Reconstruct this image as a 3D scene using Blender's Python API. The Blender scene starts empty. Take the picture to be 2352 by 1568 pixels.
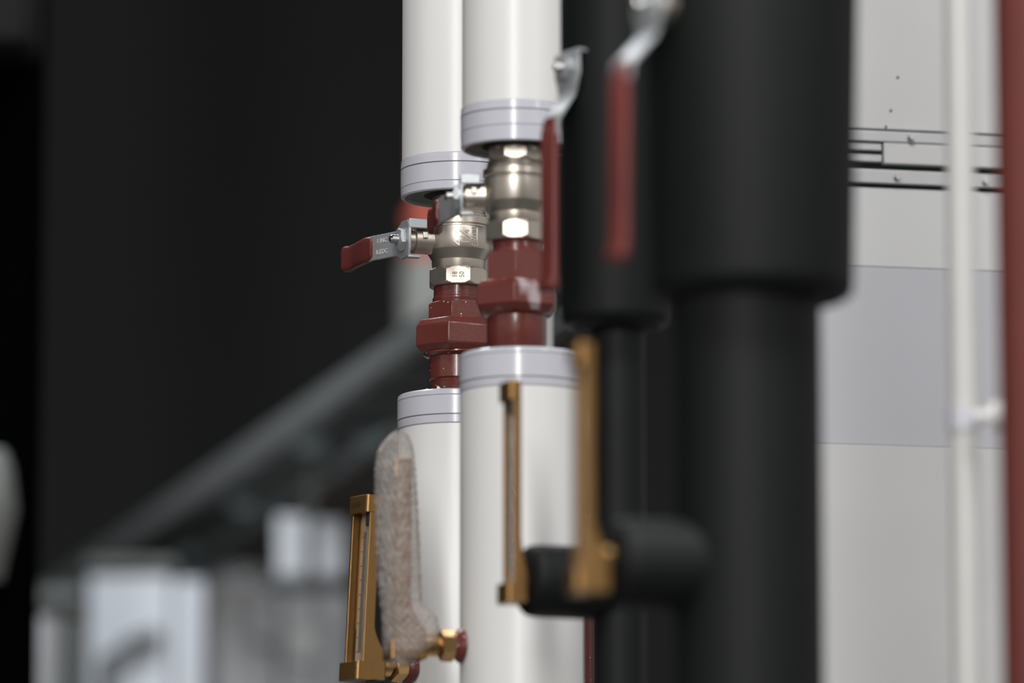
import bpy, bmesh, math, random
from mathutils import Vector, Matrix
random.seed(7)
C = bpy.context.scene.collection
PI = math.pi
# ------------------------------------------------------------------ camera
CAM = Vector((0, 0, 1.5)); PITCH = math.radians(9.0); LENS = 200.0
F = LENS / 36.0 * 2352
cd = bpy.data.cameras.new('camera'); cam = bpy.data.objects.new('camera', cd); C.objects.link(cam)
cd.lens = LENS; cd.sensor_width = 36; cd.clip_start = 0.1; cd.clip_end = 60
cam.location = CAM; cam.rotation_euler = (PI / 2 + PITCH, 0, 0)
cd.dof.use_dof = True; cd.dof.aperture_fstop = 2.8
bpy.context.scene.camera = cam
# ------------------------------------------------------------------ world / light
vs = bpy.context.scene.view_settings
vs.view_transform = 'Standard'; vs.look = 'None'; vs.gamma = 1; vs.use_curve_mapping = False
vs.exposure = 0.24
w = bpy.data.worlds.new('world'); bpy.context.scene.world = w; w.use_nodes = True
wn = w.node_tree.nodes; wl = w.node_tree.links
bg = wn['Background']
tc = wn.new('ShaderNodeTexCoord'); sp = wn.new('ShaderNodeSeparateXYZ')
mr = wn.new('ShaderNodeMapRange'); mx = wn.new('ShaderNodeMix'); mx.data_type = 'RGBA'
wl.new(tc.outputs['Generated'], sp.inputs[0]); wl.new(sp.outputs['Z'], mr.inputs['Value'])
mr.inputs['From Min'].default_value = -0.25; mr.inputs['From Max'].default_value = 0.35
wl.new(mr.outputs['Result'], mx.inputs[0])
mx.inputs[6].default_value = (0.27, 0.25, 0.225, 1); mx.inputs[7].default_value = (0.49, 0.485, 0.49, 1)
wl.new(mx.outputs[2], bg.inputs[0]); bg.inputs[1].default_value = 1.0

def area(name, loc, rot, sx, sy, power, col=(1, 1, 1)):
    l = bpy.data.lights.new(name, 'AREA'); l.shape = 'RECTANGLE'; l.size = sx; l.size_y = sy
    l.energy = power; l.color = col
    o = bpy.data.objects.new(name, l); o.location = loc; o.rotation_euler = rot; C.objects.link(o); return o
area('ceiling_tube_light', (-0.75, -1.4, 3.75), (math.radians(50), 0, 0), 0.30, 3.4, 195, (1, 0.99, 0.97))
area('overhead_fill_light', (0.3, 3.2, 5.3), (math.radians(28), 0, 0), 2.2, 0.5, 110, (1, 0.99, 0.98))  # added fill above the pipes, lifts upward faces and bevels
area('right_fill_light', (2.6, 2.6, 4.4), (math.radians(48), 0, math.radians(42)), 0.5, 1.8, 20, (0.98, 0.99, 1))  # added fill from the right to brighten the duct
area('far_ceiling_light', (-0.9, 7.6, 5.3), (math.radians(25), 0, 0), 2.6, 0.8, 150, (0.93, 0.97, 1))

# ------------------------------------------------------------------ photo pixel -> place
FW = Vector((0, math.cos(PITCH), math.sin(PITCH))); UP = Vector((0, -math.sin(PITCH), math.cos(PITCH)))
def ray(px, py): return FW + Vector((1, 0, 0)) * ((px - 1176) / F) + UP * ((784 - py) / F)
def at(px, py, Y):
    r = ray(px, py); return CAM + r * (Y / r.y)
def mpp(py, Y): return (Y / ray(1176, py).y) / F      # metres per pixel there
cd.dof.focus_distance = (at(1053, 560, 5.56) - CAM).dot(FW) + 0.0

# ------------------------------------------------------------------ materials
def mat(name, col, rough=0.5, metal=0.0, bump=0.0, bscale=200, var=0.0, vscale=30, coat=0.0, spec=0.5, emit=None):
    m = bpy.data.materials.new(name); m.use_nodes = True; nt = m.node_tree; b = nt.nodes['Principled BSDF']
    b.inputs['Base Color'].default_value = (*col, 1); b.inputs['Roughness'].default_value = rough
    b.inputs['Metallic'].default_value = metal; b.inputs['Coat Weight'].default_value = coat
    b.inputs['Coat Roughness'].default_value = 0.12
    b.inputs['Specular IOR Level'].default_value = spec
    t = nt.nodes.new('ShaderNodeTexCoord')
    n = nt.nodes.new('ShaderNodeTexNoise'); n.inputs['Scale'].default_value = vscale; n.inputs['Detail'].default_value = 4
    nt.links.new(t.outputs['Object'], n.inputs['Vector'])
    mixc = nt.nodes.new('ShaderNodeMix'); mixc.data_type = 'RGBA'
    mixc.inputs[6].default_value = (*[c * (1 - var) for c in col], 1); mixc.inputs[7].default_value = (*[min(1, c * (1 + var)) for c in col], 1)
    nt.links.new(n.outputs['Fac'], mixc.inputs[0]); nt.links.new(mixc.outputs[2], b.inputs['Base Color'])
    if bump:
        n2 = nt.nodes.new('ShaderNodeTexNoise'); n2.inputs['Scale'].default_value = bscale; n2.inputs['Detail'].default_value = 3
        nt.links.new(t.outputs['Object'], n2.inputs['Vector'])
        bp = nt.nodes.new('ShaderNodeBump'); bp.inputs['Strength'].default_value = bump; bp.inputs['Distance'].default_value = 0.001
        nt.links.new(n2.outputs['Fac'], bp.inputs['Height']); nt.links.new(bp.outputs['Normal'], b.inputs['Normal'])
    return m
M = {}
M['white'] = mat('white_pvc_jacket', (0.78, 0.775, 0.765), 0.34, var=0.02, vscale=6)
M['white_dim'] = mat('aged_white_jacket', (0.62, 0.61, 0.59), 0.45, var=0.04)
M['tape'] = mat('lilac_grey_end_tape', (0.57, 0.57, 0.63), 0.2, var=0.02, bump=0.05, bscale=60)
M['seam'] = mat('dark_tape_edge', (0.10, 0.10, 0.12), 0.5)
M['foamgrey'] = mat('grey_foam_face', (0.20, 0.21, 0.18), 0.8, bump=0.2)
M['foambrown'] = mat('brown_grey_foam_face', (0.17, 0.13, 0.12), 0.8, bump=0.2)
M['nickel'] = mat('satin_nickel_brass', (0.60, 0.545, 0.475), 0.37, 1.0, bump=0.07, bscale=900, var=0.10, vscale=120)
M['zinc'] = mat('zinc_plated_steel', (0.44, 0.46, 0.475), 0.38, 0.45, bump=0.15, bscale=500, var=0.10, vscale=60)
M['chrome'] = mat('bright_plated_stud', (0.75, 0.74, 0.73), 0.16, 1.0)
M['red'] = mat('oxide_red_paint', (0.138, 0.029, 0.0225), 0.30, bump=0.22, bscale=260, var=0.15, vscale=40, coat=0.3)
M['grip'] = mat('red_plastic_grip', (0.135, 0.027, 0.023), 0.38, var=0.08)
M['gold'] = mat('gold_anodised_case', (0.33, 0.185, 0.068), 0.36, 0.85, bump=0.12, bscale=1200, var=0.06, vscale=80)
M['brass'] = mat('brass_nut', (0.60, 0.37, 0.16), 0.28, 1.0, var=0.12, vscale=80)
M['foam'] = mat('black_rubber_foam', (0.0050, 0.0062, 0.0062), 0.6, spec=0.22, bump=0.2, bscale=120, var=0.2, vscale=14)
M['foamdark'] = mat('black_foam_joint', (0.004, 0.004, 0.004), 0.9)
M['plug'] = mat('black_rubber_plug', (0.02, 0.02, 0.022), 0.5)
M['duct'] = mat('white_coated_sheet_metal', (0.74, 0.74, 0.745), 0.42, var=0.03, vscale=7)
M['duct2'] = mat('grey_coated_sheet_metal', (0.60, 0.60, 0.64), 0.42, var=0.03, vscale=7)
M['duct3'] = mat('pale_coated_sheet_metal', (0.70, 0.70, 0.70), 0.42, var=0.05, vscale=9)
M['alu'] = mat('aluminium_profile', (0.55, 0.55, 0.56), 0.42, 0.6, var=0.06, vscale=30)
M['gasket'] = mat('dark_rubber_gasket', (0.012, 0.02, 0.02), 0.8)
M['wall'] = mat('charcoal_wall_paint', (0.038, 0.038, 0.038), 0.9, spec=0.1, var=0.2, vscale=0.6)
M['floor'] = mat('grey_screed', (0.12, 0.12, 0.118), 0.8, bump=0.3, bscale=30, var=0.1, vscale=2)
M['black'] = mat('black_steel', (0.0012, 0.0012, 0.0012), 0.95, spec=0.0)
M['galv'] = mat('galvanised_sheet', (0.37, 0.385, 0.385), 0.45, 0.4, var=0.25, vscale=12)
M['farpaint'] = mat('dull_grey_coating', (0.20, 0.20, 0.185), 0.6)
M['darkbox'] = mat('dark_grey_enamel', (0.008, 0.008, 0.008), 0.8, spec=0.2)
M['galvdark'] = mat('weathered_galvanised_steel', (0.12, 0.125, 0.12), 0.5, 0.3, var=0.3, vscale=9)
M['pale'] = mat('pale_blue_grey_enamel', (0.54, 0.57, 0.62), 0.4, var=0.04, vscale=6)
M['midgrey'] = mat('mid_grey_enamel', (0.46, 0.465, 0.48), 0.45, var=0.12, vscale=6)
M['teal'] = mat('pale_plated_bolt', (0.62, 0.74, 0.75), 0.3, 0.1)
M['cable'] = mat('brown_cable_sheath', (0.05, 0.032, 0.02), 0.6)
M['redback'] = mat('orange_red_paint', (0.45, 0.10, 0.07), 0.45)
M['ink'] = mat('dark_stamped_marks', (0.10, 0.085, 0.06), 0.6, 0.5)
M['etch'] = mat('pale_etched_marks', (0.75, 0.75, 0.76), 0.5)
M['logo'] = mat('dark_bronze_print', (0.022, 0.014, 0.006), 0.6)
M['scale'] = mat('printed_scale_strip', (0.34, 0.27, 0.20), 0.45)
M['tick'] = mat('black_scale_ticks', (0.03, 0.025, 0.02), 0.6)

def glints_and_drips(m, scale, thr):       # pale specks painted in: highlights on droplets, paint drips on the thin pipe
    nt = m.node_tree; b = nt.nodes['Principled BSDF']
    t = nt.nodes.new('ShaderNodeTexCoord'); v = nt.nodes.new('ShaderNodeTexVoronoi'); v.inputs['Scale'].default_value = scale
    nt.links.new(t.outputs['Object'], v.inputs['Vector'])
    lt = nt.nodes.new('ShaderNodeMath'); lt.operation = 'LESS_THAN'; lt.inputs[1].default_value = thr
    nt.links.new(v.outputs['Distance'], lt.inputs[0])
    sep = nt.nodes.new('ShaderNodeSeparateColor'); nt.links.new(v.outputs['Color'], sep.inputs[0])
    g = nt.nodes.new('ShaderNodeMath'); g.operation = 'GREATER_THAN'; g.inputs[1].default_value = 0.72
    nt.links.new(sep.outputs[0], g.inputs[0])
    mu = nt.nodes.new('ShaderNodeMath'); mu.operation = 'MULTIPLY'; nt.links.new(lt.outputs[0], mu.inputs[0]); nt.links.new(g.outputs[0], mu.inputs[1])
    old = b.inputs['Base Color'].links[0].from_socket
    mm = nt.nodes.new('ShaderNodeMix'); mm.data_type = 'RGBA'; nt.links.new(mu.outputs[0], mm.inputs[0]); nt.links.new(old, mm.inputs[6])
    mm.inputs[7].default_value = (0.8, 0.75, 0.74, 1); nt.links.new(mm.outputs[2], b.inputs['Base Color'])
M['redspot'] = mat('oxide_red_with_glints_drips', (0.138, 0.029, 0.0225), 0.28, bump=0.22, bscale=260, var=0.15, vscale=40, coat=0.3)
glints_and_drips(M['redspot'], 230, 0.15)
def smears(m, scale, lo, hi):      # streaks of white plaster left on the paint
    nt = m.node_tree; b = nt.nodes['Principled BSDF']
    t = nt.nodes.new('ShaderNodeTexCoord'); mp = nt.nodes.new('ShaderNodeMapping'); mp.inputs['Rotation'].default_value = (0, 0.5, 0)
    mp.inputs['Scale'].default_value = (1, 1, 0.45); mp.inputs['Location'].default_value = (0.013, 0.0, 0.02)
    n = nt.nodes.new('ShaderNodeTexNoise'); n.inputs['Scale'].default_value = scale; n.inputs['Detail'].default_value = 1.5
    nt.links.new(t.outputs['Object'], mp.inputs[0]); nt.links.new(mp.outputs[0], n.inputs['Vector'])
    r = nt.nodes.new('ShaderNodeMapRange'); r.inputs['From Min'].default_value = lo; r.inputs['From Max'].default_value = hi
    r.inputs['To Max'].default_value = 0.6
    nt.links.new(n.outputs['Fac'], r.inputs['Value'])
    old = b.inputs['Base Color'].links[0].from_socket
    mm = nt.nodes.new('ShaderNodeMix'); mm.data_type = 'RGBA'; nt.links.new(r.outputs[0], mm.inputs[0]); nt.links.new(old, mm.inputs[6])
    mm.inputs[7].default_value = (0.62, 0.54, 0.56, 1); nt.links.new(mm.outputs[2], b.inputs['Base Color'])
M['redsmear'] = mat('smeared_oxide_red_paint', (0.138, 0.029, 0.0225), 0.34, bump=0.22, bscale=260, var=0.15, vscale=40)
smears(M['redsmear'], 45, 0.52, 0.66)

gl = bpy.data.materials.new('thermometer_glass'); gl.use_nodes = True
b = gl.node_tree.nodes['Principled BSDF']; b.inputs['Base Color'].default_value = (0.95, 0.93, 0.92, 1)
b.inputs['Roughness'].default_value = 0.05; b.inputs['Transmission Weight'].default_value = 0.85; b.inputs['IOR'].default_value = 1.45
M['glass'] = gl
# cloudy bubble wrap
bw = bpy.data.materials.new('bubble_wrap'); bw.use_nodes = True; nt = bw.node_tree; nt.nodes.clear()
out = nt.nodes.new('ShaderNodeOutputMaterial'); pr = nt.nodes.new('ShaderNodeBsdfPrincipled'); tr = nt.nodes.new('ShaderNodeBsdfTransparent')
pr.inputs['Base Color'].default_value = (0.60, 0.56, 0.54, 1); pr.inputs['Roughness'].default_value = 0.3; pr.inputs['Specular IOR Level'].default_value = 0.6
tr.inputs['Color'].default_value = (0.96, 0.94, 0.92, 1)
mixs = nt.nodes.new('ShaderNodeMixShader'); n = nt.nodes.new('ShaderNodeTexNoise'); t = nt.nodes.new('ShaderNodeTexCoord')
n.inputs['Scale'].default_value = 120; nt.links.new(t.outputs['Object'], n.inputs['Vector'])
r = nt.nodes.new('ShaderNodeMapRange'); r.inputs['From Min'].default_value = 0.3; r.inputs['From Max'].default_value = 0.7
r.inputs['To Min'].default_value = 0.24; r.inputs['To Max'].default_value = 0.42
nt.links.new(n.outputs['Fac'], r.inputs['Value']); nt.links.new(r.outputs[0], mixs.inputs[0])
nt.links.new(tr.outputs[0], mixs.inputs[1]); nt.links.new(pr.outputs[0], mixs.inputs[2]); nt.links.new(mixs.outputs[0], out.inputs[0])
v = nt.nodes.new('ShaderNodeTexVoronoi'); v.inputs['Scale'].default_value = 160; nt.links.new(t.outputs['Object'], v.inputs['Vector'])
bp = nt.nodes.new('ShaderNodeBump'); bp.inputs['Strength'].default_value = 0.5; bp.inputs['Distance'].default_value = 0.003
nt.links.new(v.outputs['Distance'], bp.inputs['Height']); nt.links.new(bp.outputs[0], pr.inputs['Normal'])
M['wrap'] = bw

# ------------------------------------------------------------------ mesh kit
class MB:
    def __init__(s): s.v = []; s.f = []
    def add(s, vs, fs, mtx=None):
        o = len(s.v)
        s.v += [(mtx @ Vector(p)) if mtx else Vector(p) for p in vs]
        s.f += [tuple(i + o for i in f) for f in fs]; return s
    def box(s, a, b, mtx=None):
        x0, y0, z0 = a; x1, y1, z1 = b
        return s.add([(x0,y0,z0),(x1,y0,z0),(x1,y1,z0),(x0,y1,z0),(x0,y0,z1),(x1,y0,z1),(x1,y1,z1),(x0,y1,z1)],
                     [(0,3,2,1),(4,5,6,7),(0,1,5,4),(1,2,6,5),(2,3,7,6),(3,0,4,7)], mtx)
    def rings(s, rs, mtx=None, caps=True, loop=False):
        n = len(rs[0]); vs = [p for r in rs for p in r]; fs = []
        m = len(rs)
        for i in range(m if loop else m - 1):
            j = (i + 1) % m
            for k in range(n):
                fs.append((i*n+k, i*n+(k+1)%n, j*n+(k+1)%n, j*n+k))
        if caps and not loop: fs.append(tuple(range(n))[::-1]); fs.append(tuple((m-1)*n+k for k in range(n)))
        return s.add(vs, fs, mtx)
    def lathe(s, prof, mtx=None, n=96, caps=True):
        return s.rings([[(r*math.cos(2*PI*k/n), r*math.sin(2*PI*k/n), z) for k in range(n)] for z, r in prof], mtx, caps)
    def tube(s, r0, r1, z0, z1, mtx=None, n=96):   # hollow sleeve
        return s.rings([[(r*math.cos(2*PI*k/n), r*math.sin(2*PI*k/n), z) for k in range(n)] for z, r in ((z0,r0),(z0,r1),(z1,r1),(z1,r0))], mtx, loop=True)
    def nut(s, sides, ap, z0, z1, ch=0.0, rot=0.0, mtx=None, cut=0.5):   # turned polygonal nut: flats with rounded corners
        cr = ap / math.cos(PI / sides); lim = ap + (cr - ap) * (1 - cut)
        per = 12; n = sides * per
        rows = [(z0, ap * 0.985)] + [(z0 + ch * t, ap*0.985 + (cr*1.001 - ap*0.985) * math.sin(t * PI/2)) for t in (0.25, 0.5, 0.75, 1)] if ch else [(z0, 9)]
        rows = rows + ([(z1 - ch * t, ap*0.985 + (cr*1.001 - ap*0.985) * math.sin(t * PI/2)) for t in (1, 0.75, 0.5, 0.25)] + [(z1, ap*0.985)] if ch else [(z1, 9)])
        rs = []
        for z, c in rows:
            ring = []
            for k in range(n):
                a = 2*PI*k/n; la = ((k % per) / per - 0.5) * 2*PI/sides
                r_ = min(ap / math.cos(la), c, lim * 1.0 if False else 99)
                ring.append((r_*math.cos(a+rot), r_*math.sin(a+rot), z))
            rs.append(ring)
        return s.rings(rs, mtx)
    def loft(s, secs, mtx=None, n=28, p=4.0):      # secs: (centre, axisA, axisB) superellipse sections
        rs = []
        for c, a, b_ in secs:
            ring = []
            for k in range(n):
                t = 2*PI*k/n; ct, st = math.cos(t), math.sin(t)
                x = math.copysign(abs(ct)**(2/p), ct); y = math.copysign(abs(st)**(2/p), st)
                ring.append(Vector(c) + Vector(a)*x + Vector(b_)*y)
            rs.append(ring)
        return s.rings(rs, mtx)
    def poly(s, pts, h0, h1, mtx=None):            # extruded outline in local xy
        n = len(pts)
        return s.add([(x,y,h0) for x,y in pts]+[(x,y,h1) for x,y in pts],
                     [tuple(range(n))[::-1], tuple(range(n,2*n))]+[(k,(k+1)%n,n+(k+1)%n,n+k) for k in range(n)], mtx)
    def path(s, pts, r, n=16):
        rs = []; pts = [Vector(p) for p in pts]
        for i, p in enumerate(pts):
            t = (pts[min(i+1,len(pts)-1)] - pts[max(i-1,0)]).normalized()
            u = t.cross(Vector((0.31,0.2,0.93))).normalized(); w_ = t.cross(u)
            rs.append([p + u*r*math.cos(2*PI*k/n) + w_*r*math.sin(2*PI*k/n) for k in range(n)])
        return s.rings(rs)
    def build(s, name, m, parent=None, sharp=35, bevel=0.0, segs=2):
        me = bpy.data.meshes.new(name)
        inv = parent_origin(parent)
        me.from_pydata([v - inv for v in s.v], [], s.f); me.update()
        bm = bmesh.new(); bm.from_mesh(me); bmesh.ops.recalc_face_normals(bm, faces=bm.faces); bm.to_mesh(me); bm.free()
        me.materials.append(m)
        for p in me.polygons: p.use_smooth = True
        me.set_sharp_from_angle(angle=math.radians(sharp))
        o = bpy.data.objects.new(name, me); C.objects.link(o)
        if parent: o.parent = parent
        if bevel:
            bv = o.modifiers.new('bevel', 'BEVEL'); bv.width = bevel; bv.segments = segs; bv.limit_method = 'ANGLE'; bv.angle_limit = math.radians(sharp)
        return o
def parent_origin(p):
    t = Vector((0,0,0))
    while p: t = t + p.location; p = p.parent
    return t
def tag(o, label=None, cat=None, group=None, kind=None):
    if label: o['label'] = label
    if cat: o['category'] = cat
    if group: o['group'] = group
    if kind: o['kind'] = kind
    return o
def thing(name, loc, label, cat, group=None):
    o = bpy.data.objects.new(name, None); o.location = loc; o.empty_display_size = 0.05; C.objects.link(o)
    return tag(o, label, cat, group)
def basis(o, x, y, z):                             # local axes -> world matrix
    m = Matrix.Identity(4)
    for i, a in enumerate((x, y, z)):
        for j in range(3): m[j][i] = a[j]
    for j in range(3): m[j][3] = o[j]
    return m
def axis(o, d):                                    # local z along d
    d = Vector(d).normalized(); h = Vector((0,0,1)) if abs(d.z) < .9 else Vector((0,-1,0))
    x = h.cross(d).normalized(); return basis(o, x, d.cross(x), d)
def textmesh(s, size, extrude, bevel=0.0):
    cu = bpy.data.curves.new('text', 'FONT'); cu.body = s; cu.size = size; cu.extrude = extrude; cu.bevel_depth = bevel
    cu.align_x = 'CENTER'; cu.align_y = 'CENTER'; cu.resolution_u = 3
    o = bpy.data.objects.new('text', cu); C.objects.link(o)
    dg = bpy.context.evaluated_depsgraph_get(); me = bpy.data.meshes.new_from_object(o.evaluated_get(dg))
    vs_ = [v.co.copy() for v in me.vertices]; fs = [tuple(p.vertices) for p in me.polygons]
    bpy.data.objects.remove(o); bpy.data.curves.remove(cu); bpy.data.meshes.remove(me)
    return vs_, fs

class Col:                                         # a vertical axis standing at depth Y, heights read off the photo
    def __init__(s, cx, Y, py=784):
        p = at(cx, py, Y); s.x = p.x; s.Y = Y; s.u = mpp(py, Y)
    def z(s, py): return at(1176, py, s.Y).z
    def P(s, py): return Vector((s.x, s.Y, s.z(py)))
    def prof(s, rows): return [(s.z(py), r * s.u) for py, r in rows]
    def m(s): return Matrix.Translation((s.x, s.Y, 0))

FLOOR, CEIL = 0.0, 5.6
# ------------------------------------------------------------------ setting
def struct(name, mb, m): return tag(mb.build(name, m), kind='structure')
struct('floor', MB().box((-7, -7, -0.2), (7, 16.2, 0)), M['floor'])
struct('wall_back', MB().box((-7, 16, 0), (7, 16.2, CEIL)), M['wall'])
struct('shade_wall_left', MB().box((-4.4, 4.6, 0), (-4.2, 16, CEIL)), M['wall'])  # unseen wall added to keep world light off the left-facing sides
struct('ceiling', MB().box((-7, -7, CEIL), (7, 16.2, CEIL + 0.2)), M['wall'])

# ------------------------------------------------------------------ insulated pipes
def insulation(name, col, rows_jacket, collar, seams, bore, lid, end, label, z_far, jm='white', grp=None):
    """white jacket with a taped end collar; end = +1 when the open end looks up"""
    py0, py1, rc = collar                          # py of jacket side, py of open end
    t = thing(name, (col.x, col.Y, 0 if end > 0 else CEIL), label, 'pipe', grp)
    m = col.m(); u = col.u
    zc0, zc1 = col.z(py0), col.z(py1); rj = rows_jacket * u
    lo, hi = min(z_far, zc0), max(z_far, zc0)
    MB().tube(rj * 0.55, rj, lo, hi, m).build('jacket', M[jm], t)
    a, b_ = min(zc0, zc1), max(zc0, zc1); R = rc * u; e = 0.0012
    # collar with overlapping tape laps
    prof = [(a, R * .93), (a, R - e*1.5), (a + e, R - e*.3)]
    ss = sorted(col.z(q) for q in seams)
    for q in ss: prof += [(q - .0006, R), (q, R - .0011), (q + .0006, R)]
    prof += [(b_ - e, R - e*.3), (b_, R - e*1.5), (b_, R * .93)]
    n = 128
    c = MB().rings([[(r*math.cos(2*PI*k/n), r*math.sin(2*PI*k/n), z) for k in range(n)] for z, r in prof], m, loop=True).build('end_collar', M['tape'], t, sharp=10)
    z0 = col.z(seams[0])
    MB().tube(R - .002, R + .0001, z0 - .0005, z0 + .0005, m).build('seam_line', M['seam'], c)
    # foam face inside the collar
    zf = zc1 + (-.006 if end > 0 else .006)
    MB().tube(bore * u, R * .95, zf - .003, zf + .003, m).build('foam_face', M[lid], t)
    return t
A = Col(1053, 5.56); B = Col(1187, 5.30)
A2 = Col(1053, 5.56); B2 = Col(1198, 5.30)
insulation('insulated_pipe', A, 131, (372, 457, 134), (394, 437), 80, 'foamgrey', -1,
           'white jacketed pipe with grey taped end, hanging above the left valve', CEIL)
insulation('insulated_pipe', B, 126.5, (251, 345, 130), (273, 309), 82, 'foambrown', -1,
           'white jacketed pipe above the right nickel valve, nearer than its neighbour', CEIL)
insulation('insulated_pipe', A2, 137, (990, 911, 140), (969, 925), 80, 'foamgrey', 1,
           'white jacketed pipe below the left red union, behind the bubble wrapped thermometer', FLOOR)
insulation('insulated_pipe', B2, 141, (905, 816, 143), (884, 829), 84, 'foamgrey', 1,
           'widest white jacketed pipe below the right red union, behind the slim gold thermometer', FLOOR)
# torn foil bits on top of the lower left collar
t = thing('foil_scraps', A2.P(905), 'torn clear foil scraps sticking up from the lower left pipe collar', 'scrap')
for dx, dy, hh, ww in ((-78, 10, 9, 20), (-95, -20, 5, 10), (-50, 5, 13, 12), (-108, 15, 5, 14)):
    p = A2.P(911) + Vector((dx * A2.u, -math.sqrt(max(0, 118**2 - dx*dx)) * A2.u, -0.001)); q = A2.u
    MB().add([p, p + Vector((ww*q, 0, 0)), p + Vector((ww*.8*q, .001, hh*q*.6)), p + Vector((ww*.3*q, .002, hh*q)),
              p + Vector((0, .0006, 0)), p + Vector((ww*q, .0006, 0)), p + Vector((ww*.8*q, .0016, hh*q*.6)), p + Vector((ww*.3*q, .0026, hh*q))],
             [(0,1,2,3),(7,6,5,4),(0,4,5,1),(1,5,6,2),(2,6,7,3),(3,7,4,0)]).build('flap', M['tape'], t)

# ------------------------------------------------------------------ lever handle
def lever(root, hub, s, l, L, crank, tab=True, big=1.0, writing=False, tabback=0.018, gs=.50, gk=1.0):
    """hub: centre of the plate on the stem; s: stem direction outwards; l: lever direction; L: total reach"""
    s = Vector(s).normalized(); l = Vector(l).normalized(); w_ = s.cross(l).normalized()
    if w_.z < 0: w_ = -w_
    m = basis(hub, l, w_, s)                       # x along lever, y across, z outwards
    k = big; th = 0.0028 * k
    # plate outline: round hub, wide shoulders, arm
    hp = MB()
    hw = 0.019 * k; aw = 0.0125 * k; xa = 0.018 * k
    pts = [(-0.0165*k, -0.010*k), (-0.0125*k, -hw*.95), (0.006*k, -hw), (0.016*k, -hw*.8), (xa + .006*k, -aw*1.04)]
    outline = pts + [(x, -y) for x, y in reversed(pts)]
    hp.poly(outline, -th/2, th/2, m)
    plate = hp.build('handle_plate', M['zinc'], root, bevel=0.0006)
    xs = L * gs
    arm = MB(); secs = []
    for x, z in ((xa + .004*k, 0), (xa + .010*k, crank*.08), ((xa + .010*k + xs*.92)*.5, crank*.515), (xs*.92, crank*.95), (xs*1.15, crank)):
        secs.append((Vector((x, 0, z)), Vector((0, aw, 0)), Vector((-.25, 0, 1)).normalized() * th * .5))
    arm.loft(secs, m, p=8).build('handle_arm', M['zinc'], plate)
    if tab:
        tb = MB()
        MB().box((-.0170*k, .0095*k, -tabback), (-.0140*k, .0190*k, .001), m).build('stop_lug', M['zinc'], plate, bevel=.0009)
        MB().box((-.0150*k, -.0200*k, -tabback*.65), (-.0080*k, -.0172*k, .001), m).build('stop_lug', M['zinc'], plate, bevel=.0009)
    gw = 0.0128 * gk; gt = 0.0048 * gk
    g = MB(); x0 = xs * .86
    zc = crank * .86
    rows = [(x0, .86, .70, .9), (x0 + .004, .88, .92, 1.0), (x0 + .012, .95, 1.0, 1.05), (xs * 1.1, 1.0, 1.0, 1.05), (L * .75, 1.0, .97, 1.0), (L * .92, 1.0, .97, 1.0),
            (L * .96, 1.06, 1.02, 1.5), (L * .985, 1.08, 1.0, 1.5), (L, 1.08, .8, .9)]
    secs = [(Vector((x, 0, crank * c)), Vector((0, gw * a, 0)), Vector((0, 0, gt * b_))) for x, c, a, b_ in rows]
    grip = g.loft(secs, m, p=4.5).build('grip', M['grip'], root, sharp=60); grip['label'] = 'oxide red plastic grip'
    if writing:
        e = Vector(((xs*.92) - (xa + .010*k), 0, crank * .87)).normalized(); nrm = Vector((-e.z, 0, e.x))
        for s_, yy in (('1 INC', .0056), ('R.EDC', -.0056)):
            vs_, fs = textmesh(s_, 0.0064, 0.00008)
            o_ = Vector(((xa + .010*k + xs*.92)*.5 - .001, yy, crank*.515)) + nrm * (th*.5 + .00035)
            # letters read from the grip towards the hub
            mm = m @ basis(o_, -e, Vector((0, 1, 0)), nrm)
            MB().add([(v[0], v[1], v[2]) for v in vs_], fs, mm).build('etched_writing', M['etch'], plate)
    # nut and stud on the stem end
    MB().nut(6, 0.0103*k, th/2, th/2 + .006*k, .0012*k, 0.35, m).build('handle_nut', M['zinc'], root, sharp=25)
    st = MB(); pr_ = []
    for i in range(8):
        zz = th/2 + .006*k + i*.0009*k; pr_ += [(zz, .0046*k), (zz + .00045*k, .0041*k)]
    pr_ += [(th/2 + .0135*k, .0036*k), (th/2 + .0145*k, .0022*k)]
    st.lathe([(-.006, .0046*k)] + pr_, m, 32).build('stem_stud', M['chrome'], root, sharp=60)
    return m

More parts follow.
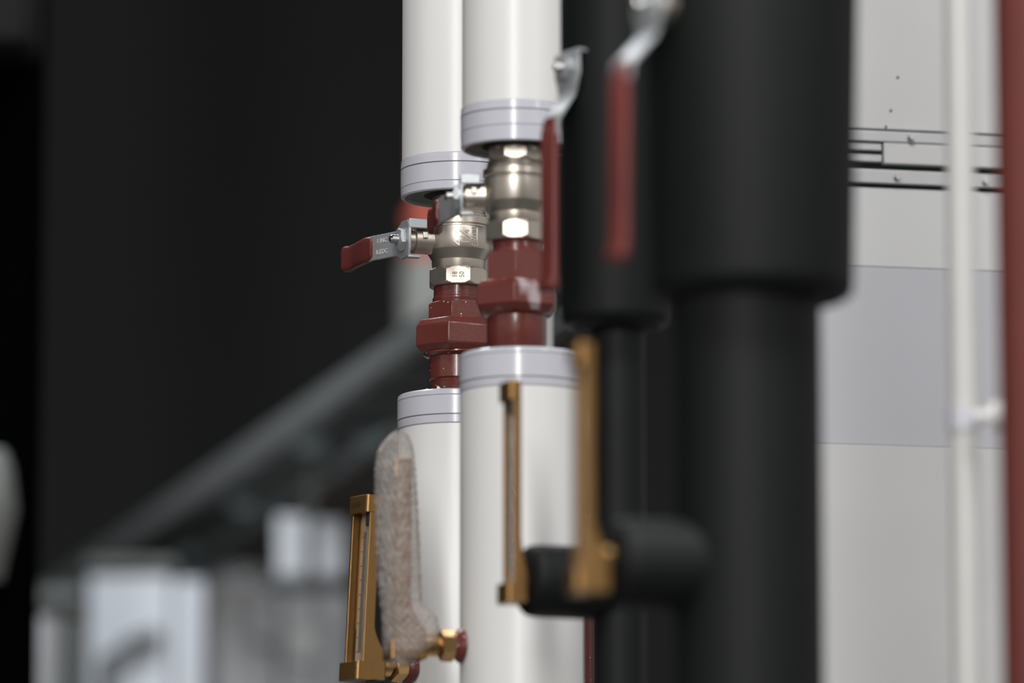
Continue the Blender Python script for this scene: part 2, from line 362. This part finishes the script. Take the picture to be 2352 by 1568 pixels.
# ------------------------------------------------------------------ nickel ball valve
def ball_valve(col, rows, oct_top, oct_bot, port_py, s, hubdist, l, L, crank, rot, label, letters, gs=.50):
    t = thing('ball_valve', col.P(oct_bot[1]), label, 'valve', None)
    m = col.m(); u = col.u
    s = Vector(s).normalized()
    MB().lathe(col.prof(rows), m, 128).build('valve_body', M['nickel'], t, sharp=28)
    for py0, py1, rr in (oct_top, oct_bot):
        ap = rr * u * math.cos(PI/8)
        MB().nut(8, ap, col.z(py1), col.z(py0), .0036, -PI/2 - PI/8 + rot, m).build('octagon_end', M['nickel'], t, sharp=22)
    # port
    o = col.P(port_py); ma = axis(o, s)
    pt = MB(); R0 = .0132
    pt.lathe([(0, .019), (.0225, .0185), (.0262, .0158), (.0275, .0152), (.0285, R0+.0003), (.0345, R0), (.0475, R0), (.048, R0-.001), (.0485, .0105), (.0535, .0105), (.054, .009), (hubdist, .0062)], ma, 64)
    port = pt.build('stem_port', M['nickel'], t, sharp=30)
    # small square boss on the port, towards the viewer
    d = Vector((0, 0, 1)).cross(s).normalized()
    if d.y > 0: d = -d
    nrm = (d * .97 + Vector((0, 0, .24))).normalized(); side = s.cross(nrm).normalized()
    mb = basis(o + s * .0395, s, side, nrm)
    MB().box((-.0026, -.0036, .010), (.0026, .0036, .0152), mb).build('stop_boss', M['nickel'], port, bevel=.0008)
    lever(t, o + s * hubdist, s, l, L, crank, writing=letters, gs=gs)
    if letters:
        R = 75 * u
        def wrap(vs_, phi, zc, reading_up=True, rr=R):
            outv = []
            for v_ in vs_:
                if reading_up: z = zc + v_[0]; a = phi + v_[1] * -1 / rr
                else: z = zc + v_[1]; a = phi + v_[0] / rr
                r_ = rr + v_[2]
                outv.append((r_ * math.sin(a), -r_ * math.cos(a), z))
            return outv
        zc = col.z(555)
        for s_, size, phi, dz in (('1\u00bc', .0135, .21, 0), ('GIACOMINI', .0056, .50, 0)):
            vs_, fs = textmesh(s_, size, .0006, .00012)
            if len(s_) > 3: vs_ = [Vector((v[0]*.66, v[1]*1.1, v[2])) for v in vs_]
            MB().add(wrap(vs_, phi, zc + dz), fs, m).build('raised_lettering', M['nickel'], t)
        # arrow: long pentagon, point down
        def ribbon(pts, wd, closed=True):
            mb_ = MB(); n_ = len(pts)
            for i in range(n_ if closed else n_ - 1):
                a_ = Vector(pts[i]); b__ = Vector(pts[(i+1) % n_]); dd = (b__ - a_).normalized(); nn = Vector((-dd.y, dd.x)) * wd * .5
                q = [a_ - nn - dd*wd*.4, b__ - nn + dd*wd*.4, b__ + nn + dd*wd*.4, a_ + nn - dd*wd*.4]
                vv = [Vector((x, y, -.0006)) for x, y in q] + [Vector((x, y, .0006)) for x, y in q]
                vv = wrap(vv, 0, zc, False)
                mb_.add(vv, [(0,1,2,3),(7,6,5,4),(0,4,5,1),(1,5,6,2),(2,6,7,3),(3,7,4,0)], m)
            return mb_
        k = u
        ribbon([(2*k, 23*k), (-9*k, -11*k), (2*k, -21*k)], .0007).build('raised_arrow', M['nickel'], t, bevel=.0001)
        ribbon([(47*k, 21*k), (47*k, -21*k)], .0014, False).build('raised_arrow_edge', M['nickel'], t, bevel=.0002)
        # stamped marks on the bright facet
        apf = oct_bot[2] * u * math.cos(PI/8); zf = (col.z(oct_bot[0]) + col.z(oct_bot[1])) / 2
        mf = basis(Vector((col.x, col.Y - apf - .0001, zf)), Vector((0, 0, 1)), Vector((-1, 0, 0)), Vector((0, -1, 0)))
        for s_, xo in (('18', 7.5), ('50', -8.5)):
            vs_, fs = textmesh(s_, 13 * u * 1.25, .00008)
            MB().add([(v[0]*.85, v[1] + xo*u, v[2]) for v in vs_], fs, mf).build('stamped_marks', M['ink'], t)
        vs_, fs = textmesh('25', .0040, .0002)
        mt = basis(o + s * .031 + nrm * .0136 , -s, -side if side.z < 0 else side, nrm)
        MB().add([v for v in vs_], fs, mt).build('raised_numeral', M['nickel'], port)
    return t
rowsA = [(455, 60), (487, 57), (488, 61), (495, 61.5), (495.6, 60), (496.5, 60), (497, 64), (503, 64.5), (504, 72), (505, 73.5), (521, 74), (522.5, 72), (524, 69.5), (527, 69.5), (529, 74),
         (531, 75), (578, 75), (580, 74), (601, 60.5), (602, 62), (618, 61), (621, 60), (625, 58)]
ball_valve(A, rowsA, (452, 487, 60), (621, 661, 72), 558, (-.94, -.34, 0), .0565, (-.34, .94, 0), .131, .0155, 0,
           'nickel ball valve marked 1¼ GIACOMINI above the left red union, its lever pointing left', True)
rowsB = [(345, 62), (372, 58), (374, 64), (385, 67), (389, 66), (391, 71), (393, 75), (407, 75.5), (411, 71), (413, 71), (416, 73.5),
         (466, 74), (470, 72), (491, 59), (493, 61), (511, 60), (515, 58), (520, 56)]
ball_valve(Col(1184, 5.30), rowsB, (338, 374, 66), (514, 557, 73), 452, (-.999, -.03, 0), .0515, (-.03, .999, 0), .137, .021, .0,
           'nearer nickel ball valve partly hidden behind a tall red lever, above the right union', False, .64)

# ------------------------------------------------------------------ red pipe unions
def union(col, name_label, rows_top, hex1, nutp, rows_bot, rot1, rot2, m1='red', m2='red', m3='red'):
    t = thing('pipe_union', col.P(rows_bot[-1][0]), name_label, 'pipe fitting'); m = col.m(); u = col.u
    MB().lathe(col.prof(rows_top), m).build('threaded_tail', M[m1], t, sharp=35)
    py0, py1, rr = hex1
    MB().nut(6, rr * u * .866, col.z(py1), col.z(py0), .0030, rot1, m).build('hexagon_neck', M[m1], t, sharp=22, bevel=.0012, segs=3)
    py0, py1, rr = nutp; ap = rr*u*.866
    zt, zb = col.z(py0), col.z(py1); R = rr*u; ch = .0075
    # nut: bevelled top, straight flats, rounded-in bottom
    rings = []
    for z, f in ((zb - .001, .80), (zb, .86), (zb + .003, .93), (zb + .006, 1.0), (zt - ch, 1.0), (zt, .885), (zt + .0001, .6)):
        rings.append([(f*R*math.cos(rot2 + k*PI/3 ), f*R*math.sin(rot2 + k*PI/3), z) for k in range(6)])
    MB().rings(rings, m).build('union_nut', M[m2], t, sharp=20, bevel=.0018, segs=3)
    MB().lathe(col.prof(rows_bot), m).build('lower_tail', M[m3], t, sharp=35)
    return t
union(Col(1052, 5.56), 'oxide red painted hexagon union under the sharp left nickel valve',
      [(655, 50), (661, 56), (684, 56), (686, 58.5), (692, 59), (695, 57.5), (699, 58), (702, 62)], (697, 745, 71), (738, 813, 101),
      [(805, 66), (813, 80), (816, 80), (820, 75), (823, 66), (826, 66.5), (872, 66), (875, 62), (880, 61), (883, 64), (893, 62), (905, 60)],
      -PI/2 - .20, -PI/2 - .21, 'redspot', 'red', 'redspot')
union(Col(1187, 5.30), 'plaster smeared oxide red union under the nearer right nickel valve',
      [(548, 52), (556, 56), (574, 57), (577, 60), (582, 60), (585, 64)], (583, 655, 76), (650, 722, 103),
      [(715, 66), (722, 82), (726, 78), (730, 69), (790, 69), (795, 66), (830, 66)],
      -PI/2 - .04, -PI/2 - .06, 'red', 'redsmear', 'red')

# ------------------------------------------------------------------ black insulated pipes with lever valves inside
P1 = Col(1415, 5.02); P2 = Col(1729, 4.40)
def black_pipe(col, upper, lower, label, rim):
    m = col.m(); u = col.u; py_u, ru, ru_low = upper; cxl, rl = lower
    t = thing('foam_insulated_pipe', (col.x, col.Y, 0), label, 'pipe')
    zj = col.z(py_u); zt = CEIL
    up = MB().lathe([(zj, ru_low*u - .006), (zj + .004, ru_low*u - .001), (zj + .012, ru_low*u), (col.z(0), ru*u), (zt, ru*u*1.02)], m).build('upper_jacket', M['foam'], t, sharp=60)
    c2 = Col(cxl, col.Y); 
    MB().lathe([(0, rl*u), (zj + .03, rl*u)], c2.m()).build('lower_sleeve', M['foam'], t)
    MB().tube(rl*u, ru_low*u - .010, zj - .0015, zj + .01, m).build('end_face', M['foamdark'], t)
    return t
T1_ = black_pipe(P1, (752, 127, 125), (1420, 60), 'slimmer black foam insulated pipe between the white pipes and the wide black pipe', 0)
T2_ = black_pipe(P2, (686, 248, 234), (1716, 171), 'wide black foam insulated pipe in front of the pale duct', 0)
def lever_set(col, hubpx, hubpy, s, L, crank, big, label, slant):
    s = Vector(s).normalized()
    # where the stem axis starts inside the pipe
    z = col.z(hubpy); c0 = Vector((col.x, col.Y, z))
    d = None
    # walk along s until the hub's photo column is met
    best = min((abs(((c0 + s*q).x / (c0 + s*q).y) - (at(hubpx, hubpy, 5).x / 5)), q) for q in [i*.001 for i in range(30, 200)])[1]
    hub = c0 + s * best
    t = thing('valve_lever', hub, label, 'lever')
    MB().lathe([(best - .016, .017*big), (best - .012, .017*big), (best - .010, .012*big), (best, .010*big)], axis(c0, s), 48).build('valve_stem', M['nickel'], t)
    dn = Vector((slant, 0, -1)).normalized(); dn = (dn - s * dn.dot(s)).normalized()
    lever(t, hub, s, dn, L, crank, big=big, tabback=.014, gs=.27, gk=.80)
    return t
SV = (-.80, -.60, 0)
lever_set(P1, 1303, 174, SV, .205, .020, .95, 'red gripped steel lever hanging straight down in front of the right nickel valve', 0)
lever_set(P2, 1492, 48, SV, .206, .027, .95, 'blurred red gripped lever hanging in front of the wide black pipe', -.03)

# ------------------------------------------------------------------ V-shaped industrial thermometers
def thermometer(root_col, R_surf, n, stem_py, top_py, bot_py, reach, label, w_=.0295, d_=.0105, scale_detail=True, lean=0.0, sleeve=None, logo=None, stem_r=.0085, bow=.018):
    """n: direction the scale faces (away from its pipe); reach: stem length from pipe surface to case back"""
    n = Vector(n).normalized(); col = root_col
    z0 = col.z(stem_py)
    surf = Vector((col.x, col.Y, z0)) + n * R_surf
    back = surf + n * reach                        # case back at the stem
    Yc = back.y
    zt = at(1176, top_py, Yc).z; zb = at(1176, bot_py, Yc).z; H = zt - zb
    wv = Vector((0, 0, 1)).cross(n).normalized()
    if wv.y > 0: wv = -wv                          # towards the viewer side
    up = (Vector((0, 0, 1)) + n * -lean).normalized()
    base = back + Vector((0, 0, zb - z0))
    m = basis(base, wv, up, n)                     # x across (near side +), y up, z outwards
    t = thing('thermometer', base, label, 'thermometer')
    cap = .0165; hw = w_ / 2
    def uring(z_in, wall, y, open_=True): pass
    # case: back plate, two side walls, caps
    case = MB()
    th = .0022
    # gusset profile of the side walls: y -> how far the back reaches towards the pipe
    def backz(y):
        q = min(1, max(0, (H*.30 - y) / (H*.30 - .026)))
        return -bow * (q ** 1.7)
    ys = [0, .008, .016] + [H * .30 * i / 12 for i in range(2, 13)] + [H * .6, H]
    ys = sorted(set(ys))
    for sg in (-1, 1):
        xo = sg * hw; xi = sg * (hw - th)
        vs_ = []; fs = []
        for y in ys:
            sl = d_ if (cap < y < H - cap) else d_
            vs_ += [(xo, y, backz(y)), (xo, y, d_), (xi, y, d_), (xi, y, backz(y))]
        for i in range(len(ys) - 1):
            for k in range(4): fs.append((i*4+k, i*4+(k+1)%4, (i+1)*4+(k+1)%4, (i+1)*4+k))
        fs.append((3,2,1,0)); q = (len(ys)-1)*4; fs.append((q,q+1,q+2,q+3))
        case.add(vs_, fs, m)
    vs_ = []; fs = []
    for y in ys: vs_ += [(-hw, y, backz(y)), (hw, y, backz(y)), (hw, y, backz(y) + th), (-hw, y, backz(y) + th)]
    for i in range(len(ys) - 1):
        for k in range(4): fs.append((i*4+k, i*4+(k+1)%4, (i+1)*4+(k+1)%4, (i+1)*4+k))
    fs.append((3,2,1,0)); q = (len(ys)-1)*4; fs.append((q,q+1,q+2,q+3)); case.add(vs_, fs, m)
    c = case.build('case', M['gold'], t, bevel=.0006)
    def capbox(y0, y1, ex):
        pts = []; r_ = .0035; X = hw + .0006; Z1 = d_ + ex
        for cx_, cz_, a0 in ((X - r_, Z1 - r_, 0), (-X + r_, Z1 - r_, PI/2)):
            for i in range(7):
                a = a0 + i * PI/12; pts.append((cx_ + r_*math.cos(a), cz_ + r_*math.sin(a)))
        pts += [(-X, .0005), (X, .0005)]
        mm = m @ basis(Vector((0, y0, 0)), (1, 0, 0), (0, 0, 1), (0, 1, 0))
        return MB().poly(pts, 0, y1 - y0, mm)
    tcap = capbox(H - cap, H + .0006, .0045).build('top_cap', M['gold'], t, bevel=.0005)
    bcap = capbox(-.0004, cap + .001, .0065)
    bcap = bcap.build('bottom_cap', M['gold'], t, bevel=.0005)
    if scale_detail:
        MB().box((-.0105, cap, th), (.0036, H - cap, .0036), m).build('scale_strip', M['scale'], t)
        tk = MB(); ny = 84
        for i in range(ny):
            y = cap + .012 + (H - 2*cap - .03) * i / (ny - 1); ln = .0082 if i % 10 == 0 else .0052
            tk.box((-.0010 - ln, y - .00028, .0036), (-.0010, y + .00028, .0039), m)
        tk.build('scale_ticks', M['tick'], t)
        MB().lathe([(cap, .0024), (H - cap - .006, .0024)], m @ basis(Vector((.0062, 0, .0058)), (0,0,1), (1,0,0), (0,1,0)), 24).build('glass_tube', M['glass'], t)
        MB().lathe([(cap, .0007), (H*.7, .0007)], m @ basis(Vector((.0062, 0, .0058)), (0,0,1), (1,0,0), (0,1,0)), 10).build('filling', M['chrome'], t)
        MB().lathe([(H - cap - .0125, .0036), (H - cap - .012, .0042), (H - cap + .001, .0042)], m @ basis(Vector((.0062, 0, .0058)), (0,0,1), (1,0,0), (0,1,0)), 28).build('tube_plug', M['plug'], t)
    if logo:
        vs_, fs = textmesh(logo, .0075, .0001)
        ml = m @ basis(Vector((-.003, H - cap*.52, d_ + .0047)), (1, 0, 0), (0, 1, 0), (0, 0, 1))
        MB().add(vs_, fs, ml).build('printed_lettering', M['logo'], tcap)
    # stem, gland nuts and painted socket
    ms = axis(surf, n); L = reach - bow
    L = max(L, .006)
    if sleeve is None:
        MB().lathe([(0, stem_r*.8), (L + .010, stem_r*.8)], ms, 40).build('stem', M['brass'], t)
        MB().lathe([(L*.62, stem_r*1.05), (L*.66, stem_r*1.3), (L*.9, stem_r*1.3), (L + .004, stem_r*1.15)], ms, 40).build('stem_collar', M['brass'], t)
        MB().nut(6, stem_r*1.55, L*.22, L*.56, .0014, .5, ms).build('gland_nut', M['brass'], t, sharp=25)
        sk = MB(); rr = []
        n_ = 48
        for z, r_ in ((-.001, .0165), (.001, .0165), (.004, .0150), (L*.16, .0125), (L*.2, .0118)):
            rr.append([((r_ + random.uniform(-.0005, .0005))*math.cos(2*PI*k/n_), (r_ + random.uniform(-.0005, .0005))*math.sin(2*PI*k/n_), z) for k in range(n_)])
        so = sk.rings(rr, ms).build('painted_socket', M['red'], t); so['label'] = 'oxide red painted weld socket'
    else:
        MB().lathe([(.0, stem_r), (reach, stem_r)], ms, 40).build('stem', M['brass'], t)
        r0, Ls = sleeve
    return t, m, H
thermometer(A2, 138*A2.u, (-.80, -.60, 0), 1541, 1140, 1563, .0545, 'sharp gold cased straight thermometer at the lower left, beside the bubble wrap', lean=.058, bow=.0155, logo='LINE', w_=.031, d_=.0125)
tb = thermometer(B2, 141*B2.u, (-.965, -.26, 0), 1487, 1060, 1515, .0530, 'gold thermometer wrapped inside the cloudy bubble wrap', lean=.006, d_=.013, bow=.016)
thermometer(P1, .0872, (-.93, -.36, 0), 1345, 880, 1386, .0085, 'slim blurred gold thermometer in front of the lower right white pipe', w_=.028, d_=.0072, bow=.006, sleeve=(83, 1))
thermometer(P2, .1187, (-.955, -.30, 0), 1292, 794, 1362, .0165, 'largest blurred gold thermometer, nearest the wide black pipe', w_=.025, d_=.0085, bow=.0135, sleeve=(105, 1))
# foam sleeves round the two black pipes' sensor pockets
def sleeve(parent, col, n, py, r, z0, z1):
    o = Vector((col.x, col.Y, col.z(py))); n = Vector(n).normalized(); R = r*col.u
    mb = MB().lathe([(z0, R*.99), (z0 + .2*(z1 - z0), R), (z1 - .012, R), (z1 - .004, R*.97), (z1, R*.88), (z1 + .0001, R*.1)], axis(o, n), 80)
    return mb.build('sensor_sleeve', M['foam'], parent, sharp=60)
sleeve(T1_, P1, (-.93, -.36, 0), 1342, 83, .01, .0865)
sleeve(T2_, P2, (-.955, -.30, 0), 1306, 104, .02, .1160)

# ------------------------------------------------------------------ bubble wrap bag
bx = Col(905, tb[1].translation.y - .004, 1260); u = bx.u
mbw = MB(); rs = []
# (py, left px, right px) of the bag
sil = [(992, 905, 925), (1000, 893, 934), (1020, 874, 942), (1042, 864, 947), (1080, 862, 952), (1130, 864, 957), (1190, 866, 962), (1260, 866, 965), (1330, 870, 965), (1385, 873, 966),
       (1400, 875, 985), (1420, 877, 1002), (1450, 880, 1008), (1470, 882, 1004), (1492, 886, 985), (1515, 893, 955), (1530, 902, 935)]
fine = []
for i in range(len(sil) - 1):
    for k in range(7):
        t_ = k / 7; fine.append(tuple(sil[i][j]*(1-t_) + sil[i+1][j]*t_ for j in range(3)))
fine.append(sil[-1]); N = 110
for i, (py, xl, xr) in enumerate(fine):
    c = bx.P(py); cx_ = (xl + xr)/2; hx = (xr - xl)/2 * u; ox = (cx_ - 905)*u; dep = min(.021, .003 + hx*.85 + .002)
    ring = []
    for k in range(N):
        a = 2*PI*k/N
        bub = .0014*math.cos(k*2*PI/5.5 + (i % 2)*PI*.5)*math.cos(i*1.25) + random.uniform(-.00035, .00035) + .0011*math.sin(3*a + i*.11)
        ring.append(Vector((c.x + ox + (hx + bub)*math.cos(a), c.y + (dep + bub)*math.sin(a), c.z + random.uniform(-.0003, .0003))))
    rs.append(ring)
mbw.rings(rs)
w_o = tag(mbw.build('bubble_wrap', M['wrap'], None, sharp=180), 'cloudy bubble wrap bag tied round the thermometer on the right pipe', 'packaging')

# ------------------------------------------------------------------ pipes behind
bp_ = Col(1189, 6.02)
insulated = thing('insulated_pipe', (bp_.x, bp_.Y, 0), 'white pipe glimpsed in the gap behind the two nickel valves and unions', 'pipe')
MB().lathe([(0, 82*bp_.u), (bp_.z(440), 82*bp_.u), (CEIL, 82*bp_.u)], bp_.m()).build('jacket', M['white'], insulated)
rp = Col(1349, 5.62)
tag(MB().lathe([(0, 15*rp.u), (rp.z(1180), 15*rp.u)], rp.m(), 40).build('red_pipe', M['redspot'], None), 'thin dark red pipe just right of the lower right white pipe, near the frame bottom', 'pipe')
fp = Col(985, 10.4)
ft = thing('insulated_pipe', (fp.x, fp.Y, 0), 'blurred grey pipe far behind the left valve, under a red valve', 'pipe')
MB().lathe([(0, 66*fp.u), (fp.z(610), 66*fp.u), (fp.z(600), 60*fp.u)], fp.m(), 64).build('jacket', M['farpaint'], ft)
fv = Col(975, 10.4)
tag(MB().lathe(fv.prof([(602, 26), (598, 42), (560, 46), (545, 30), (520, 44), (488, 44), (478, 30), (472, 24), (300, 24)]), fv.m(), 48).build('red_valve', M['redback'], None), 'blurred orange red valve far behind the left valve lever', 'valve')

# ------------------------------------------------------------------ pale sheet metal duct on the right
DY = 5.80; YAW = math.radians(12.5)
dm = Matrix.Translation((at(1960, 784, DY).x, DY, 0)) @ Matrix.Rotation(YAW, 4, 'Z')
def du(px): return (px - 1960) * mpp(784, DY) / math.cos(YAW)
def dz(py): return at(1960, py, DY).z
x0, x1 = du(1730), du(2700)
dt = thing('air_duct', (at(2100, 784, DY).x, DY + .2, 0), 'pale sheet metal air duct with horizontal aluminium rails at the right', 'duct')
def dpanel(py0, py1, m, nm='panel', off=0.0):
    zlo = 0 if py1 is None else dz(py1); zhi = CEIL if py0 is None else dz(py0)
    return MB().box((x0, off, zlo), (x1, .25, zhi), dm).build(nm, M[m], dt, bevel=.0008)
dpanel(None, 293, 'duct3'); dpanel(428, 610, 'duct'); dpanel(611, 1020, 'duct2'); dpanel(1021, None, 'duct3', off=-.0015)
MB().box((x0, .006, dz(429)), (x1, .24, dz(292)), dm).build('gasket_backing', M['gasket'], dt)
def rail(py0, py1, xa, xb, m, nm, off): return MB().box((xa, off, dz(py1)), (xb, .02, dz(py0)), dm).build(nm, M[m], dt, bevel=.0010)
rail(299, 324, x0, x1, 'alu', 'rail', -.004)
rail(326, 344, x0, du(2031), 'alu', 'rail', -.001); rail(352, 370, x0, du(2031), 'alu', 'rail', -.001)
rail(325, 373, du(2034), x1, 'duct3', 'cover_plate', -.003)
rail(388, 420, x0, x1, 'alu', 'rail', -.005)
for px, py in ((2098, 311), (2064, 404), (2272, 406), (2440, 312)):
    o = dm @ Vector((du(px), -.0045, dz(py)))
    MB().nut(6, 7*mpp(784, DY), 0, .005, .001, .2, axis(o, (math.sin(YAW), -math.cos(YAW), 0))).build('screw', M['chrome'], dt)
for px, py in ((2070, 173), (2053, 250), (2041, 288)):
    o = dm @ Vector((du(px), .0, dz(py))); MB().lathe([(0, 3*mpp(784, DY)), (.0008, 3*mpp(784, DY))], axis(o, (math.sin(YAW), -math.cos(YAW), 0)), 12).build('rivet', M['ink'], dt)

# white and red risers at the right edge
wp = Col(2210, 4.62)
wt = tag(MB().lathe([(0, 33*wp.u), (CEIL, 33*wp.u)], wp.m(), 64).build('white_pipe', M['white_dim'], None), 'narrow bare white vertical pipe in front of the pale duct', 'pipe')
ct = thing('pipe_clip', wp.P(965), 'blurred pale clip stub sticking right from the narrow white pipe', 'clip')
MB().tube(33*wp.u, 38*wp.u, wp.z(990), wp.z(940), wp.m()).build('ring', M['tape'], ct)
o = wp.P(966) + Vector((20*wp.u, -.022, 0))
MB().lathe([(0, 15*wp.u), (40*wp.u, 15*wp.u), (42*wp.u, 34*wp.u), (92*wp.u, 36*wp.u), (97*wp.u, 30*wp.u)], axis(o, (1, -.25, 0)), 40).build('knob', M['white'], ct)
rd = Col(2404, 4.30)
rt = tag(MB().lathe([(0, 112*rd.u), (CEIL, 112*rd.u)], rd.m(), 96).build('red_pipe', M['red'], None), 'wide oxide red vertical pipe cut off by the right frame edge', 'pipe')

# ------------------------------------------------------------------ far left background
def pbox(px0, py0, px1, py1, Y, depth, name, m, parent=None, bevel=.004):
    a = at(px0, py1, Y); b_ = at(px1, py0, Y)
    return MB().box((a.x, Y, a.z), (b_.x, Y + depth, b_.z)).build(name, M[m], parent, bevel=bevel)
# cable tray running away along the room
q1 = at(950, 752, 8.5); hz = q1.z - CAM.z
Yf = 8.5 * (math.tan(PITCH + math.atan((784-752)/F)) / math.tan(PITCH + math.atan((784-1292)/F)))
q2 = at(195, 1292, Yf)
d = (q2 - q1).normalized(); side = Vector((d.y, -d.x, 0)).normalized()
if side.x < 0: side = -side
start = q1 - d * .55; Lt = (q2 - q1).length + .55 + .9
tray = thing('cable_tray', start, 'long galvanised cable tray running away diagonally under the dark ceiling', 'cable tray')
mt = basis(start, d, side, Vector((0, 0, 1)))
for y0 in (0, .185):
    r_ = MB(); r_.box((0, y0 - .003, -.030), (Lt, y0 + .003, .012), mt); r_.box((0, y0, -.031), (Lt, y0 + (.022 if y0 == 0 else -.022), -.027), mt)
    r_.build('side_rail', M['galv'], tray)
MB().box((0, .022, -.020), (Lt, .165, -.017), mt).build('tray_floor', M['galvdark'], tray)
for i in range(int(Lt / .3)):
    MB().box((.15 + i*.3, .004, -.030), (.18 + i*.3, .180, -.021), mt).build('rung', M['galvdark'], tray)
for px, py in ((715, 980), (850, 972), (432, 1232), (560, 1120)):
    yy = 8.5 * math.tan(PITCH + math.atan((784-752)/F)) / math.tan(PITCH + math.atan((784-py)/F))
    o = at(px, py, yy); o.z = start.z - .045
    MB().lathe([(0, .018), (.008, .028), (.024, .028), (.034, .014)], Matrix.Translation(o), 24).build('bolt', M['teal'], tray)
for k, (yo, zo) in enumerate(((.25, -.03), (.285, -.05))):
    pts = [start + d*(1.0 + j*.2) + side*(yo + .01*math.sin(j*1.3 + k)) + Vector((0, 0, zo)) for j in range(12)]
    tag(MB().path(pts, .012).build('cable', M['cable'], None), ['brown cable running right alongside the cable tray', 'lower of two brown cables beside the cable tray'][k], 'cable')
# second, lower channel under the tray
lt = MB().box((1.0, .33, -.09), (Lt - 1.3, .38, -.05), mt).build('steel_channel', M['galvdark'], None)
tag(lt, 'dark steel channel running parallel below the cable tray', 'channel')

YB = 10.2
def standing(px0, py0, px1, Y, dep, name, m, parent=None, bevel=.006):   # box from its top down to the floor
    a = at(px0, py0, Y); b_ = at(px1, py0, Y)
    return MB().box((a.x, Y, 0), (b_.x, Y + dep, a.z)).build(name, M[m], parent, bevel=bevel)
cb = thing('equipment_cabinet', at(300, 1568, YB), 'bright pale cabinet with a dark lever, lower left in the distance', 'cabinet')
standing(205, 1318, 392, YB, .2, 'body', 'pale', cb); standing(402, 1330, 468, YB + .01, .2, 'side_panel', 'pale', cb)
pbox(196, 1282, 405, 1312, YB - .01, .22, 'top_rim', 'galvdark', cb)
pbox(392, 1300, 403, 1600, YB + .02, .2, 'groove', 'galvdark', cb)
a = at(355, 1455, YB - .03); b_ = at(245, 1512, YB - .03)
MB().path([a + Vector((0, .03, 0)), a, (a + b_)/2 + Vector((0, 0, .006)), b_, b_ + Vector((0, 0, -.18))], .014).build('lever', M['galvdark'], cb)
c2 = thing('equipment_cabinet', at(620, 1568, YB + .5), 'wide mid grey cabinet behind the gold thermometer', 'cabinet')
standing(492, 1335, 640, YB + .5, .25, 'body', 'midgrey', c2); standing(648, 1352, 800, YB + .45, .25, 'side_panel', 'midgrey', c2)
pbox(640, 1345, 650, 1640, YB + .49, .05, 'groove', 'galvdark', c2)
pbox(560, 1440, 640, 1470, YB + .47, .05, 'vent', 'pale', c2); pbox(665, 1420, 735, 1520, YB + .43, .05, 'vent', 'galv', c2)
c3 = thing('junction_box', at(700, 1320, 9.6), 'bright pale twin fronted box above the grey cabinet', 'box')
pbox(632, 1182, 706, 1322, 9.6, .1, 'left_front', 'pale', c3); pbox(724, 1192, 792, 1322, 9.62, .1, 'right_front', 'pale', c3)
pbox(610, 1325, 800, 1345, 9.6, .12, 'bracket', 'galvdark', c3)
hg = Col(670, 9.66)
MB().box((at(715, 1100, 9.65).x - .006, 9.65, at(715, 1325, 9.65).z), (at(715, 1100, 9.65).x + .006, 9.66, start.z - .034)).build('hanger', M['galvdark'], c3)
c4 = thing('ventilation_box', at(480, 1330, 10.9), 'dark grey box between the cabinets and the cable tray', 'box')
standing(430, 1302, 620, 11.2, .3, 'body', 'galvdark', c4); pbox(455, 1325, 585, 1365, 11.18, .03, 'cover', 'midgrey', c4)
# grey pipe bends at far left
def bend(px, py, Y, r, m, label, turn=1):
    p0 = at(px, py, Y); R_ = r * 2.2
    pts = [Vector((p0.x, Y, 0))] + [Vector((p0.x, Y, p0.z - R_))] 
    for i in range(1, 9):
        a_ = i * PI/16; pts.append(Vector((p0.x + turn*R_*(1 - math.cos(a_)), Y, p0.z - R_ + R_*math.sin(a_))))
    pts.append(pts[-1] + Vector((turn*.06, 0, 0)))
    return tag(MB().path(pts, r, 24).build('pipe_bend', M[m], None), label, 'pipe')
bend(40, 1378, 10.7, .030, 'galvdark', 'dark pipe bending over to the left cabinet, far left', 1)
standing_p = tag(MB().lathe([(0, .03), (at(8, 1372, 9.5).z, .03)], Matrix.Translation((at(5, 1372, 9.5).x, 9.5, 0)), 40).build('upright_pipe', M['pale'], None), 'pale upright pipe cut off by the frame at the lower left corner', 'pipe')
tag(MB().lathe([(0, .034), (at(95, 1420, 9.6).z, .034)], Matrix.Translation((at(82, 1420, 9.6).x, 9.6, 0)), 40).build('upright_pipe', M['midgrey'], None), 'grey upright pipe left of the bright pale cabinet', 'pipe')
tag(standing(110, 1345, 195, 11.3, .2, 'steel_post', 'galvdark'), 'dark steel post directly left of the bright pale cabinet', 'post')
# black column, with a grey lamp body and a pale fitting at the left edge
cx0 = at(-260, 784, 8.0).x; cx1 = at(72, 784, 8.0).x
tag(MB().box((cx0, 8.0, 0), (cx1, 8.2, CEIL)).build('steel_column', M['black'], None, bevel=.01), 'black steel column at the left frame edge', 'column')
a = at(-120, 118, 7.9); b_ = at(84, -200, 7.9)
tag(MB().box((a.x, 7.85, a.z), (b_.x, 7.99, b_.z)).build('control_box', M['darkbox'], None, bevel=.012), 'dark grey box fixed high on the black column, top left corner', 'box')
p = at(-8, 1170, 7.9)
tag(MB().loft([(p + Vector((0, 0, .085)), (.012,0,0), (0,.01,0)), (p + Vector((0,0,.06)), (.022,0,0), (0,.02,0)), (p, (.030,0,0), (0,.03,0)), (p - Vector((0,0,.06)), (.018,0,0), (0,.02,0)), (p - Vector((0,0,.10)), (.010,0,0), (0,.01,0))], p=2.2).build('pipe_fitting', M['galvdark'], None), 'blurred pale grey fitting on the black column at the left edge', 'pipe fitting')
